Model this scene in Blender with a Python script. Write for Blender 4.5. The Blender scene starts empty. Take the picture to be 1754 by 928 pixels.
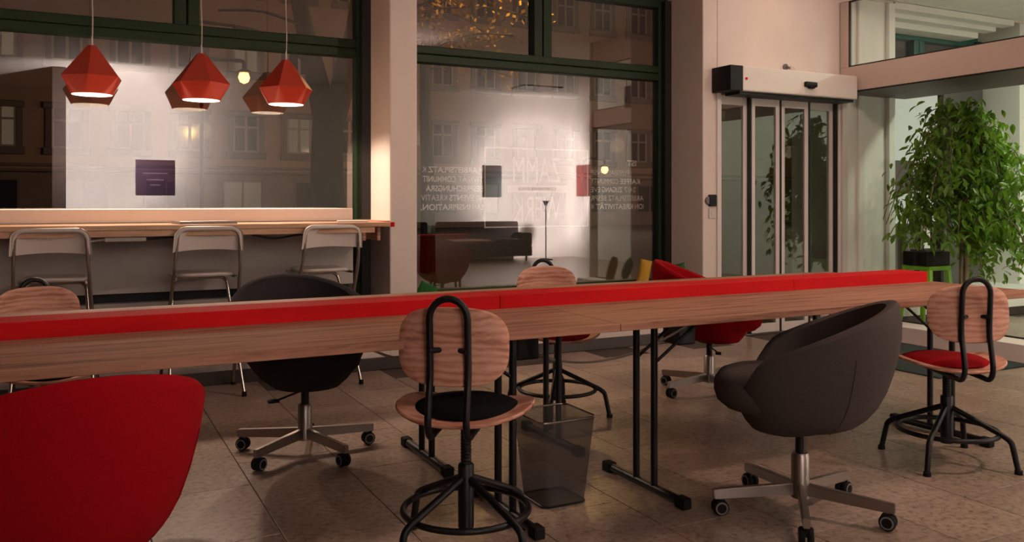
import bpy, bmesh, math, random
from math import sin, cos, pi, radians as R
from mathutils import Vector, Matrix

random.seed(7)
SC = bpy.context.scene
C = SC.collection

# ------------------------------------------------------------------ camera
cam_d = bpy.data.cameras.new('camera')
cam = bpy.data.objects.new('camera', cam_d); C.objects.link(cam)
cam.location = (0, 0, 1.186)
cam.rotation_euler = (R(90), 0, R(-27.1))
cam_d.sensor_width = 36
cam_d.lens = 1470 / 1754 * 36
cam_d.shift_y = -(464 - 345) / 1754
cam_d.clip_start = 0.05
cam_d.clip_end = 300
SC.camera = cam

# ------------------------------------------------------------------ world, exposure
w = bpy.data.worlds.new('night'); SC.world = w
w.use_nodes = True
w.node_tree.nodes['Background'].inputs[0].default_value = (0.02, 0.022, 0.035, 1)
w.node_tree.nodes['Background'].inputs[1].default_value = 0.35
SC.view_settings.view_transform = 'Standard'
SC.view_settings.look = 'None'
SC.view_settings.gamma = 1
SC.view_settings.exposure = 0.0
cy = SC.cycles
cy.max_bounces = 8; cy.diffuse_bounces = 4; cy.glossy_bounces = 4
cy.transmission_bounces = 4; cy.transparent_max_bounces = 24
cy.sample_clamp_indirect = 4.0
cy.caustics_reflective = False; cy.caustics_refractive = False

WARM = (1.0, 0.68, 0.55)
def area_light(name, loc, size, power, col, rot=(0, 0, 0), spread=None, size_y=None):
    d = bpy.data.lights.new(name, 'AREA'); d.energy = power; d.color = col; d.size = size
    if size_y: d.shape = 'RECTANGLE'; d.size_y = size_y
    if spread: d.spread = spread
    o = bpy.data.objects.new(name, d); C.objects.link(o); o.location = loc; o.rotation_euler = rot
    return o
def point_light(name, loc, power, col, rad=0.05):
    d = bpy.data.lights.new(name, 'POINT'); d.energy = power; d.color = col; d.shadow_soft_size = rad
    o = bpy.data.objects.new(name, d); C.objects.link(o); o.location = loc
    return o
def spot_light(name, loc, target, power, col, angle, blend=0.6, rad=0.05):
    d = bpy.data.lights.new(name, 'SPOT'); d.energy = power; d.color = col; d.shadow_soft_size = rad
    d.spot_size = R(angle); d.spot_blend = blend
    o = bpy.data.objects.new(name, d); C.objects.link(o); o.location = loc
    o.rotation_euler = (Vector(target) - Vector(loc)).to_track_quat('-Z', 'Y').to_euler()
    return o
# warm ceiling lamps of the office
spot_light('ceiling_lamp_light', (3.45, 3.0, 3.30), (3.3, 3.2, 0), 60, WARM, 165, 0.5, 0.10)
spot_light('ceiling_lamp_light', (4.40, 1.2, 3.30), (3.4, 3.4, 0), 165, WARM, 165, 0.5, 0.12)
area_light('ceiling_lamp_light', (5.6, 5.0, 3.36), 0.4, 8, WARM)
# cooler tubes of the neighbouring room behind the glass
area_light('tube_light', (8.2, 3.9, 3.10), 0.25, 48, (0.90, 1.0, 0.76), size_y=1.5)
area_light('tube_light', (8.0, 1.6, 3.36), 0.25, 46, (0.90, 1.0, 0.78), size_y=1.5)
# spots washing the rear wall
spot_light('rear_wall_spot', (0.45, -1.9, 2.25), (0.45, -3.2, 2.25), 720, (1, 0.82, 0.76), 160, 1.0)
spot_light('rear_wall_spot', (8.65, -2.2, 1.55), (8.70, -3.2, 1.55), 1050, (1, 0.82, 0.76), 165, 1.0)
# street lighting
for x, y, z, p in ((4, 31, 3.6, 280), (12, 31, 3.6, 280), (21, 31, 3.6, 260), (31, 31, 3.6, 240)):
    point_light('street_light', (x, y, z), p, (1, 0.66, 0.45), 0.3)
point_light('leaf_light', (7.6, 13.5, 6.2), 380, (1, 0.60, 0.15), 0.2)

# ------------------------------------------------------------------ materials
def mat(name, col, rough=0.5, metal=0.0, spec=0.5, emit=None, estr=0.0):
    m = bpy.data.materials.new(name); m.use_nodes = True
    b = m.node_tree.nodes['Principled BSDF']
    b.inputs['Base Color'].default_value = (*col, 1)
    b.inputs['Roughness'].default_value = rough
    b.inputs['Metallic'].default_value = metal
    b.inputs['Specular IOR Level'].default_value = spec
    if emit:
        b.inputs['Emission Color'].default_value = (*emit, 1)
        b.inputs['Emission Strength'].default_value = estr
    return m
def nodes(m): return m.node_tree.nodes, m.node_tree.links, m.node_tree.nodes['Principled BSDF']
def coords(m, scale=(1, 1, 1), kind='Object', rot=(0, 0, 0)):
    n, l, b = nodes(m)
    t = n.new('ShaderNodeTexCoord'); mp = n.new('ShaderNodeMapping')
    mp.inputs['Scale'].default_value = scale; mp.inputs['Rotation'].default_value = rot
    l.new(t.outputs[kind], mp.inputs['Vector'])
    return mp.outputs['Vector']
def ramp(m, fac, stops):
    n, l, b = nodes(m)
    r = n.new('ShaderNodeValToRGB')
    while len(r.color_ramp.elements) < len(stops): r.color_ramp.elements.new(0.5)
    for e, (p, c) in zip(r.color_ramp.elements, stops):
        e.position = p; e.color = (*c, 1)
    l.new(fac, r.inputs['Fac'])
    return r.outputs['Color']
def noise(m, vec, scale, detail=4, rough=0.6, dist=0.0):
    n, l, b = nodes(m)
    x = n.new('ShaderNodeTexNoise'); x.inputs['Scale'].default_value = scale
    x.inputs['Detail'].default_value = detail; x.inputs['Roughness'].default_value = rough
    x.inputs['Distortion'].default_value = dist
    l.new(vec, x.inputs['Vector'])
    return x.outputs['Fac']
def bump(m, fac, strength=0.1, dist=0.01):
    n, l, b = nodes(m)
    x = n.new('ShaderNodeBump'); x.inputs['Strength'].default_value = strength; x.inputs['Distance'].default_value = dist
    l.new(fac, x.inputs['Height']); l.new(x.outputs['Normal'], b.inputs['Normal'])
def noisy(name, c1, c2, scale=8, rough=0.6, bmp=0.05, metal=0.0, spec=0.5, lo=0.35, hi=0.65, vs=(1, 1, 1)):
    m = mat(name, c1, rough, metal, spec)
    n, l, b = nodes(m)
    f = noise(m, coords(m, vs), scale, 5)
    l.new(ramp(m, f, [(lo, c1), (hi, c2)]), b.inputs['Base Color'])
    if bmp: bump(m, f, bmp, 0.004)
    return m
def wood(name, c1, c2, c3, along='x', rough=0.45, fine=1.0, wave=0.0):
    s = {'x': (0.55, 9, 9), 'y': (9, 0.55, 9), 'z': (9, 9, 0.55)}[along]
    m = mat(name, c1, rough, 0, 0.22)
    n, l, b = nodes(m)
    v = coords(m, s)
    f = noise(m, v, 2.4 * fine, 6, 0.62, 0.6)
    f2 = noise(m, v, 14 * fine, 3, 0.5)
    mx = n.new('ShaderNodeMix'); mx.data_type = 'FLOAT'; mx.inputs[0].default_value = 0.25
    l.new(f, mx.inputs[2]); l.new(f2, mx.inputs[3])
    out = mx.outputs[0]
    if wave:
        wv = n.new('ShaderNodeTexWave'); wv.wave_type = 'BANDS'; wv.bands_direction = 'Z' if along != 'z' else 'X'
        wv.inputs['Scale'].default_value = wave; wv.inputs['Distortion'].default_value = 5.0
        wv.inputs['Detail'].default_value = 2.0; wv.inputs['Detail Scale'].default_value = 1.2
        l.new(coords(m, {'x': (0.45, 1, 1), 'y': (1, .45, 1), 'z': (1, 1, .45)}[along]), wv.inputs['Vector'])
        m2 = n.new('ShaderNodeMix'); m2.data_type = 'FLOAT'; m2.inputs[0].default_value = 0.15
        l.new(out, m2.inputs[2]); l.new(wv.outputs['Fac'], m2.inputs[3]); out = m2.outputs[0]
    l.new(ramp(m, out, [(0.37, c3), (0.485, c1), (0.62, c2)]), b.inputs['Base Color'])
    bump(m, f2, 0.05, 0.002)
    return m
def glass(name, a, bcoef, tint=(1, 1, 1)):
    m = bpy.data.materials.new(name); m.use_nodes = True
    n, l = m.node_tree.nodes, m.node_tree.links
    n.remove(n['Principled BSDF'])
    out = n['Material Output']
    lw = n.new('ShaderNodeLayerWeight'); lw.inputs['Blend'].default_value = 0.5
    p = n.new('ShaderNodeMath'); p.operation = 'POWER'; p.inputs[1].default_value = 5.0
    l.new(lw.outputs['Facing'], p.inputs[0])
    q = n.new('ShaderNodeMath'); q.operation = 'MULTIPLY_ADD'; q.inputs[1].default_value = bcoef; q.inputs[2].default_value = a
    l.new(p.outputs[0], q.inputs[0])
    tr = n.new('ShaderNodeBsdfTransparent'); tr.inputs[0].default_value = (*tint, 1)
    gl = n.new('ShaderNodeBsdfGlossy'); gl.inputs['Roughness'].default_value = 0.0
    mx = n.new('ShaderNodeMixShader')
    l.new(q.outputs[0], mx.inputs[0]); l.new(tr.outputs[0], mx.inputs[1]); l.new(gl.outputs[0], mx.inputs[2])
    l.new(mx.outputs[0], out.inputs['Surface'])
    return m

M = {}
M['wall'] = noisy('plaster_wall', (0.72, 0.64, 0.59), (0.78, 0.70, 0.65), 3, 0.85, 0.02, lo=0.3, hi=0.7)
M['wall_white'] = noisy('white_plaster', (0.80, 0.79, 0.76), (0.84, 0.83, 0.80), 3, 0.85, 0.02)
M['wall_panel'] = noisy('panel_paint', (0.40, 0.36, 0.33), (0.43, 0.39, 0.36), 5, 0.6, 0.01)
M['wall_dark'] = mat('dark_brown_wall', (0.05, 0.035, 0.03), 0.8)
M['ceiling'] = mat('ceiling_paint', (0.72, 0.70, 0.66), 0.9)
M['soffit'] = mat('shaded_soffit', (0.10, 0.08, 0.07), 0.6)  # shade of the unlit lintel underside put into the colour
M['baseboard'] = noisy('brown_baseboard', (0.035, 0.025, 0.02), (0.05, 0.035, 0.03), 6, 0.5, 0.02)
M['frame_green'] = mat('green_window_frame', (0.012, 0.028, 0.010), 0.5, 0, 0.2)
M['frame_black'] = mat('black_gasket', (0.006, 0.006, 0.006), 0.5)
M['frame_teal'] = mat('teal_window_frame', (0.02, 0.10, 0.085), 0.45)
M['glass'] = glass('window_glass', 0.165, 0.8)
M['glass_door'] = glass('door_glass', 0.15, 0.8, (0.8, 0.85, 0.82))
M['glass_clear'] = glass('partition_glass', 0.012, 0.6, (0.97, 0.985, 0.97))
M['alu'] = mat('painted_aluminium', (0.76, 0.72, 0.68), 0.35, 0.0)
M['beam'] = mat('beam_paint', (0.52, 0.42, 0.36), 0.4)
M['steel'] = mat('brushed_steel', (0.34, 0.30, 0.275), 0.38, 1.0)
M['chrome'] = mat('silver_tube', (0.48, 0.45, 0.42), 0.22, 1.0)
M['black_metal'] = mat('black_metal', (0.005, 0.005, 0.006), 0.42, 0, 0.3)
M['black_plastic'] = mat('black_plastic', (0.006, 0.006, 0.007), 0.5, 0, 0.25)
M['rubber'] = mat('black_rubber', (0.008, 0.008, 0.008), 0.8, 0, 0.2)
M['grey_plastic'] = mat('grey_plastic', (0.16, 0.15, 0.145), 0.6)
M['white_plastic'] = mat('white_plastic', (0.62, 0.56, 0.52), 0.4)
M['table'] = wood('pine_tabletop', (0.32, 0.150, 0.095), (0.42, 0.215, 0.140), (0.12, 0.046, 0.028), 'x', 0.62)
M['bar'] = wood('pine_bar', (0.50, 0.30, 0.18), (0.60, 0.40, 0.27), (0.30, 0.16, 0.09), 'x', 0.4)
M['ash'] = wood('ash_veneer', (0.58, 0.29, 0.20), (0.68, 0.38, 0.28), (0.38, 0.155, 0.10), 'x', 0.5, 1.0, 13)
M['red_paint'] = noisy('red_painted_wood', (0.62, 0.006, 0.008), (0.48, 0.004, 0.006), 2.5, 0.65, 0.03, spec=0.12, vs=(0.6, 3, 3))
M['red_fabric'] = noisy('red_fabric', (0.27, 0.0015, 0.006), (0.23, 0.001, 0.004), 220, 0.95, 0.08, spec=0.1)
M['grey_fabric'] = noisy('grey_fabric', (0.082, 0.068, 0.065), (0.062, 0.051, 0.049), 260, 0.95, 0.08, spec=0.1)
M['black_fabric'] = noisy('black_fabric', (0.004, 0.004, 0.005), (0.007, 0.007, 0.008), 200, 0.95, 0.05, spec=0.1)
M['dark_fabric'] = noisy('charcoal_fabric', (0.035, 0.031, 0.032), (0.026, 0.023, 0.024), 260, 0.95, 0.08, spec=0.1)
M['mat'] = noisy('entrance_mat', (0.030, 0.045, 0.045), (0.045, 0.060, 0.058), 150, 0.95, 0.1, spec=0.1)
M['shade_red'] = mat('red_lacquer', (0.52, 0.055, 0.030), 0.28)
n_, l_, b_ = nodes(M['shade_red'])
t_ = n_.new('ShaderNodeBsdfTranslucent'); t_.inputs[0].default_value = (0.80, 0.10, 0.05, 1)
x_ = n_.new('ShaderNodeMixShader'); x_.inputs[0].default_value = 0.22
l_.new(b_.outputs[0], x_.inputs[1]); l_.new(t_.outputs[0], x_.inputs[2]); l_.new(x_.outputs[0], n_['Material Output'].inputs['Surface'])
M['shade_white'] = mat('white_lining', (0.85, 0.80, 0.74), 0.6)
M['bulb'] = mat('lit_bulb', (1, 1, 1), 0.5, emit=(1, 0.86, 0.70), estr=14)
M['cord'] = mat('grey_cord', (0.45, 0.40, 0.36), 0.6)
M['cable'] = mat('cable_grey', (0.42, 0.36, 0.33), 0.6)
M['vinyl'] = mat('white_vinyl', (0.80, 0.77, 0.74), 0.7)
M['vinyl_grey'] = mat('grey_vinyl', (0.48, 0.43, 0.41), 0.7)
M['green'] = mat('green_cloth', (0.01, 0.11, 0.02), 0.9)
M['yellow'] = mat('yellow_cloth', (0.42, 0.24, 0.02), 0.9)
M['lime'] = mat('lime_plastic', (0.22, 0.55, 0.02), 0.4)
M['paper'] = mat('paper', (0.70, 0.66, 0.62), 0.8)
M['laptop'] = mat('laptop_shell', (0.30, 0.27, 0.26), 0.35, 0.6)
M['purple'] = mat('purple_poster', (0.030, 0.008, 0.040), 0.6)
M['poster_print'] = mat('poster_print', (0.16, 0.10, 0.17), 0.6)
M['picture_red'] = mat('red_picture', (0.11, 0.018, 0.016), 0.7)
M['picture_dark'] = noisy('dark_picture', (0.004, 0.007, 0.008), (0.012, 0.028, 0.034), 3, 0.6, 0, spec=0.2)
M['board'] = mat('pale_reflection', (0.70, 0.74, 0.80), 0.4)  # colour of the lit wall reflected in the neighbour's pane
M['dark_panel'] = mat('dark_grey_panel', (0.07, 0.065, 0.06), 0.5)
M['bark'] = noisy('ficus_bark', (0.20, 0.15, 0.08), (0.12, 0.09, 0.05), 30, 0.9, 0.2, vs=(1, 1, 0.2))
M['street_bark'] = noisy('street_bark', (0.06, 0.05, 0.042), (0.03, 0.025, 0.022), 12, 0.95, 0.3, vs=(1, 1, 0.2))
M['facade'] = noisy('ochre_plaster', (0.46, 0.30, 0.20), (0.40, 0.26, 0.175), 0.6, 0.9, 0.02)
M['facade_base'] = noisy('stone_base', (0.28, 0.20, 0.15), (0.22, 0.155, 0.12), 1.2, 0.9, 0.05)
M['facade_trim'] = mat('facade_trim', (0.20, 0.145, 0.12), 0.9)
M['far_frame'] = mat('far_window_frame', (0.40, 0.34, 0.28), 0.7)
M['far_pane'] = mat('far_pane', (0.03, 0.03, 0.035), 0.08)
M['far_pane_lit'] = mat('far_pane_lit', (0.03, 0.03, 0.035), 0.1, emit=(1.0, 0.72, 0.45), estr=0.10)
M['roof'] = mat('dark_roof', (0.05, 0.04, 0.04), 0.9)
M['asphalt'] = noisy('asphalt', (0.05, 0.045, 0.042), (0.035, 0.032, 0.03), 4, 0.8, 0.1)
M['yellow_leaf'] = mat('autumn_leaf', (0.55, 0.32, 0.03), 0.7)
M['lamp_glow'] = mat('street_lamp_glow', (1, 1, 1), 0.5, emit=(1.0, 0.40, 0.10), estr=7)
M['grout'] = mat('grout', (0.07, 0.055, 0.045), 0.9)

def leaf_material(name, c1, c2):
    m = mat(name, c1, 0.38)
    n, l, b = nodes(m)
    oi = n.new('ShaderNodeObjectInfo')
    f = noise(m, coords(m, (1, 1, 1), 'Object'), 9, 2)
    l.new(ramp(m, f, [(0.35, c1), (0.7, c2)]), b.inputs['Base Color'])
    t = n.new('ShaderNodeBsdfTranslucent'); t.inputs[0].default_value = (0.22, 0.42, 0.03, 1)
    mx = n.new('ShaderNodeMixShader'); mx.inputs[0].default_value = 0.35
    l.new(b.outputs[0], mx.inputs[1]); l.new(t.outputs[0], mx.inputs[2])
    l.new(mx.outputs[0], n['Material Output'].inputs['Surface'])
    return m
M['leaf'] = leaf_material('ficus_leaf', (0.055, 0.15, 0.014), (0.21, 0.38, 0.03))

def tile_material():
    m = mat('speckled_stone_tile', (0.3, 0.24, 0.2), 0.32)
    n, l, b = nodes(m)
    g = n.new('ShaderNodeNewGeometry')
    f1 = noise(m, g.outputs['Position'], 38, 5, 0.7)
    f2 = noise(m, g.outputs['Position'], 4.5, 4, 0.6)
    c1 = ramp(m, f1, [(0.34, (0.15, 0.095, 0.072)), (0.47, (0.36, 0.265, 0.208)), (0.62, (0.45, 0.34, 0.275))])
    c2 = ramp(m, f2, [(0.3, (0.72, 0.70, 0.68)), (0.7, (1, 1, 1))])
    mx = n.new('ShaderNodeMix'); mx.data_type = 'RGBA'; mx.blend_type = 'MULTIPLY'; mx.inputs[0].default_value = 1
    l.new(c1, mx.inputs[6]); l.new(c2, mx.inputs[7])
    oi = n.new('ShaderNodeObjectInfo')
    mr = n.new('ShaderNodeMapRange'); mr.inputs[3].default_value = 0.88; mr.inputs[4].default_value = 1.1
    l.new(oi.outputs['Random'], mr.inputs[0])
    hs = n.new('ShaderNodeHueSaturation'); l.new(mr.outputs[0], hs.inputs['Value'])
    l.new(mx.outputs[2], hs.inputs['Color'])
    l.new(hs.outputs[0], b.inputs['Base Color'])
    return m
M['tile'] = tile_material()

def mesh_bin_material():
    # woven wire too fine to tell apart: half open, half dark metal
    m = bpy.data.materials.new('fine_wire_mesh'); m.use_nodes = True
    n, l = m.node_tree.nodes, m.node_tree.links
    b = n['Principled BSDF']; b.inputs['Base Color'].default_value = (0.085, 0.075, 0.07, 1)
    b.inputs['Metallic'].default_value = 0.3; b.inputs['Roughness'].default_value = 0.5
    tr = n.new('ShaderNodeBsdfTransparent'); mx = n.new('ShaderNodeMixShader'); mx.inputs[0].default_value = 0.55
    l.new(tr.outputs[0], mx.inputs[1]); l.new(b.outputs[0], mx.inputs[2])
    l.new(mx.outputs[0], n['Material Output'].inputs['Surface'])
    return m
M['wire'] = mesh_bin_material()

# ------------------------------------------------------------------ helpers
def obj(name, bm, m, parent=None, smooth=True, bevel=0.0):
    if bevel:
        bmesh.ops.bevel(bm, geom=bm.edges[:] , offset=bevel, segments=2, profile=0.5, affect='EDGES')
    bmesh.ops.recalc_face_normals(bm, faces=bm.faces[:])
    me = bpy.data.meshes.new(name); bm.to_mesh(me); bm.free()
    if smooth:
        me.polygons.foreach_set('use_smooth', [True] * len(me.polygons))
        me.set_sharp_from_angle(angle=R(38))
    for x in (m if isinstance(m, (list, tuple)) else [m]): me.materials.append(x)
    o = bpy.data.objects.new(name, me); C.objects.link(o)
    if parent: o.parent = parent
    return o
def tag(o, label, cat, group=None):
    o['label'] = label; o['category'] = cat
    if group: o['group'] = group
    return o
def struct(o): o['kind'] = 'structure'; return o
def thing(name, label, cat, loc=(0, 0, 0), rz=0.0, group=None):
    o = bpy.data.objects.new(name, None); C.objects.link(o)
    o.empty_display_size = 0.1
    o.location = loc; o.rotation_euler = (0, 0, rz)
    return tag(o, label, cat, group)
def children(o): return [c for c in SC.objects if c.parent == o]
def copy_tree(o, parent=None, swap=None):
    c = o.copy(); C.objects.link(c)
    if parent: c.parent = parent
    for ch in children(o): copy_tree(ch, c)
    return c
def BM(): return bmesh.new()
def box(bm, x0, x1, y0, y1, z0, z1, bev=0.0):
    r = bmesh.ops.create_cube(bm, size=1)
    vs = r['verts']
    bmesh.ops.scale(bm, vec=(x1 - x0, y1 - y0, z1 - z0), verts=vs)
    bmesh.ops.translate(bm, vec=((x0 + x1) / 2, (y0 + y1) / 2, (z0 + z1) / 2), verts=vs)
    if bev:
        es = list({e for v in vs for e in v.link_edges})
        bmesh.ops.bevel(bm, geom=es, offset=bev, segments=2, profile=0.5, affect='EDGES')
    return bm
def bx(*a, bev=0.0): return box(BM(), *a, bev=bev)
def sweep(bm, pts, r, n=10, closed=False, cap=True):
    pts = [Vector(p) for p in pts]; k = len(pts)
    tang = []
    for i in range(k):
        a = pts[(i - 1) % k] if (closed or i > 0) else pts[i]
        b = pts[(i + 1) % k] if (closed or i < k - 1) else pts[i]
        tang.append((b - a).normalized())
    up = Vector((0, 0, 1)) if abs(tang[0].z) < 0.9 else Vector((1, 0, 0))
    nrm = (up - tang[0] * up.dot(tang[0])).normalized()
    rings = []
    for i in range(k):
        if i:
            nrm = (nrm - tang[i] * nrm.dot(tang[i])).normalized()
        bn = tang[i].cross(nrm)
        rr = r[i] if isinstance(r, (list, tuple)) else r
        rings.append([bm.verts.new(pts[i] + (nrm * cos(2 * pi * j / n) + bn * sin(2 * pi * j / n)) * rr) for j in range(n)])
    for i in range(k if closed else k - 1):
        A, B = rings[i], rings[(i + 1) % k]
        for j in range(n):
            bm.faces.new((A[j], A[(j + 1) % n], B[(j + 1) % n], B[j]))
    if cap and not closed:
        bm.faces.new(rings[0]); bm.faces.new(rings[-1][::-1])
    return bm
def fillet(pts, rad, seg=5):
    pts = [Vector(p) for p in pts]; out = [pts[0]]
    for i in range(1, len(pts) - 1):
        a, b, c = pts[i - 1], pts[i], pts[i + 1]
        d1 = (a - b); d2 = (c - b)
        t = min(rad, d1.length * 0.49, d2.length * 0.49)
        p1 = b + d1.normalized() * t; p2 = b + d2.normalized() * t
        for s in range(seg + 1):
            u = s / seg
            out.append((1 - u) ** 2 * p1 + 2 * u * (1 - u) * b + u ** 2 * p2)
    out.append(pts[-1]); return out
def smooth_path(pts, seg=8):
    pts = [Vector(p) for p in pts]
    P = [pts[0] * 2 - pts[1]] + pts + [pts[-1] * 2 - pts[-2]]
    out = []
    for i in range(1, len(P) - 2):
        p0, p1, p2, p3 = P[i - 1:i + 3]
        for s in range(seg):
            t = s / seg
            out.append(0.5 * ((2 * p1) + (p2 - p0) * t + (2 * p0 - 5 * p1 + 4 * p2 - p3) * t * t + (3 * p1 - p0 - 3 * p2 + p3) * t ** 3))
    out.append(pts[-1]); return out
def lathe(bm, prof, n=24, c=(0, 0, 0), axis='z', cap=True):
    rings = []
    def P(x, y, z):
        if axis == 'z': return (c[0] + x, c[1] + y, c[2] + z)
        if axis == 'x': return (c[0] + z, c[1] + x, c[2] + y)
        return (c[0] + x, c[1] + z, c[2] + y)
    for r, z in prof:
        if r < 1e-6: rings.append([bm.verts.new(P(0, 0, z))])
        else: rings.append([bm.verts.new(P(r * cos(2 * pi * j / n), r * sin(2 * pi * j / n), z)) for j in range(n)])
    for A, B in zip(rings, rings[1:]):
        for j in range(n):
            a0, a1 = A[j % len(A)], A[(j + 1) % len(A)]
            b0, b1 = B[j % len(B)], B[(j + 1) % len(B)]
            f = []
            for v in (a0, a1, b1, b0):
                if v not in f: f.append(v)
            if len(f) > 2: bm.faces.new(f)
    for Rg in (rings[0], rings[-1]):
        if cap and len(Rg) > 2: bm.faces.new(Rg)
    return bm
def cyl(bm, p0, p1, r, n=16): return sweep(bm, [p0, p1], r, n)
def superdisc(bm, a, b, e, t, fz, nr=7, na=40, rim=0.006):
    """thin board with a superellipse outline in local XY, height fz(x, y), thickness t"""
    def ring(s, dz):
        out = []
        for j in range(na):
            th = 2 * pi * j / na
            cx, sy = cos(th), sin(th)
            x = s * a * math.copysign(abs(cx) ** (2 / e), cx); y = s * b * math.copysign(abs(sy) ** (2 / e), sy)
            out.append(bm.verts.new((x, y, fz(x, y) + dz)))
        return out
    rs = []
    ss = [i / nr for i in range(1, nr)]
    k = 1 - rim / min(a, b)
    seq = [(s * k, t / 2) for s in ss] + [(k, t / 2), (1, t / 2 - rim), (1, -t / 2 + rim), (k, -t / 2)] + [(s * k, -t / 2) for s in ss[::-1]]
    for s, dz in seq: rs.append(ring(s, dz))
    c0 = bm.verts.new((0, 0, fz(0, 0) + t / 2)); c1 = bm.verts.new((0, 0, fz(0, 0) - t / 2))
    for j in range(na):
        bm.faces.new((c0, rs[0][j], rs[0][(j + 1) % na])); bm.faces.new((c1, rs[-1][(j + 1) % na], rs[-1][j]))
    for A, B in zip(rs, rs[1:]):
        for j in range(na): bm.faces.new((A[j], B[j], B[(j + 1) % na], A[(j + 1) % na]))
    return bm
def xform(bm, mtx, verts=None):
    bmesh.ops.transform(bm, matrix=mtx, verts=verts or bm.verts[:]); return bm

# ------------------------------------------------------------------ room constants
YF, YW = 5.83, 6.37            # inner wall face, window plane
XP = 6.46                      # glass partition plane
# ------------------------------------------------------------------ floor and its tiles
fl = struct(obj('floor', bx(-3.2, 9.8, -6.2, 6.6, -0.10, -0.006), M['grout'], smooth=False))
TX, TY = 0.42, 0.593
tm = None; ntile = 0; rest = BM()
for i in range(-8, 23):
    for j in range(-16, 11):
        x0 = 0.665 + TX * i
        y0 = 3.43 + TY * j + (0.27 if i % 2 else 0.0)
        x1, y1 = x0 + TX, y0 + TY
        if x1 < -3.1 or x0 > 9.6 or y1 < -6 or y1 > YF + 0.2: continue
        cx, cyy = (x0 + x1) / 2, (y0 + y1) / 2
        ratio = cx / max(cyy, 0.01)
        near = cyy > 2.1 and -0.25 < ratio < 1.75 and x0 < XP and x0 > -0.6
        if near and ntile < 290:
            if tm is None:
                t = obj('tile', bx(-TX / 2 + .002, TX / 2 - .002, -TY / 2 + .002, TY / 2 - .002, -0.012, 0, bev=0.0012), M['tile'], fl, smooth=False)
                tm = t.data
            else:
                t = bpy.data.objects.new('tile', tm); C.objects.link(t); t.parent = fl
            t.location = (cx, cyy, 0); ntile += 1
        else:
            box(rest, x0 + .002, x1 - .002, y0 + .002, y1 - .002, -0.012, 0)
ro = obj('outlying_tiles', rest, M['tile'], fl, smooth=False); ro['kind'] = 'stuff'

# ------------------------------------------------------------------ shell
struct(obj('ceiling', bx(-3.2, 9.8, -6.2, 6.6, 3.40, 3.5), M['ceiling'], smooth=False))
wf = BM()
box(wf, -3.2, 9.8, YW - 0.03, 6.6, 3.02, 3.4)             # head above the windows
box(wf, -3.2, 9.8, YF, YW - 0.03, 3.14, 3.4)
box(wf, -3.2, -0.6, YF, 6.6, 0, 3.02)
box(wf, 2.216, 4.83, YF, 6.45, 0, 0.43)              # low plinth under the right window
box(wf, 1.74, 2.007, YF, 6.45, 0, 0.43)
struct(obj('wall_front', wf, M['wall'], smooth=False))
struct(obj('wall_pillar', bx(2.007, 2.216, YF, 6.5, 0, 3.14, bev=0.012), M['wall'], smooth=False))
wd = BM()
box(wd, 4.83, 4.99, YF, 6.5, 0, 3.14, bev=0.01)
box(wd, 4.99, 6.50, YF, 6.5, 2.16, 3.14)
struct(obj('wall_door', wd, M['wall'], smooth=False))
# panel behind the bar, with a socket gap beneath
p = BM()
struct(obj('wall_bar', bx(-0.6, 1.735, YF - 0.012, YF + 0.02, 0.617, 1.02), M['wall_panel'], smooth=False))
struct(obj('trim_1', bx(-0.6, 1.735, YF - 0.005, YW - 0.06, 1.052, 1.138, bev=0.004), M['wall'], smooth=False))
struct(obj('trim_2', bx(-0.6, 1.735, YF, YF + 0.08, 0.07, 0.555, bev=0.004), M['wall_panel'], smooth=False))
struct(obj('trim_3', bx(-0.6, 1.735, YF + 0.085, YF + 0.12, 0.43, 1.02), M['black_plastic'], smooth=False))
struct(obj('baseboard_front', bx(-0.6, 4.83, YF - 0.014, YF - 0.0005, 0, 0.085), M['baseboard'], smooth=False))
struct(obj('baseboard_door', bx(4.83, 4.99, YF - 0.014, YF - 0.0005, 0, 0.085), M['baseboard'], smooth=False))
struct(obj('wall_rear', bx(-0.1, 9.6, -3.4, -3.2, 0, 3.4), M['wall_white'], smooth=False))
struct(obj('wall_rear_corner', bx(-0.3, -0.1, -6.2, -3.2, 0, 3.4), M['wall_dark'], smooth=False))
struct(obj('wall_rear_alcove', bx(-3.2, -0.3, -6.3, -6.1, 0, 3.4), M['wall_dark'], smooth=False))
struct(obj('wall_left', bx(-3.3, -3.1, -6.2, 6.6, 0, 3.4), M['wall_dark'], smooth=False))
struct(obj('wall_right', bx(9.6, 9.8, -3.4, 6.6, 0, 3.4), M['wall_white'], smooth=False))

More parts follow.
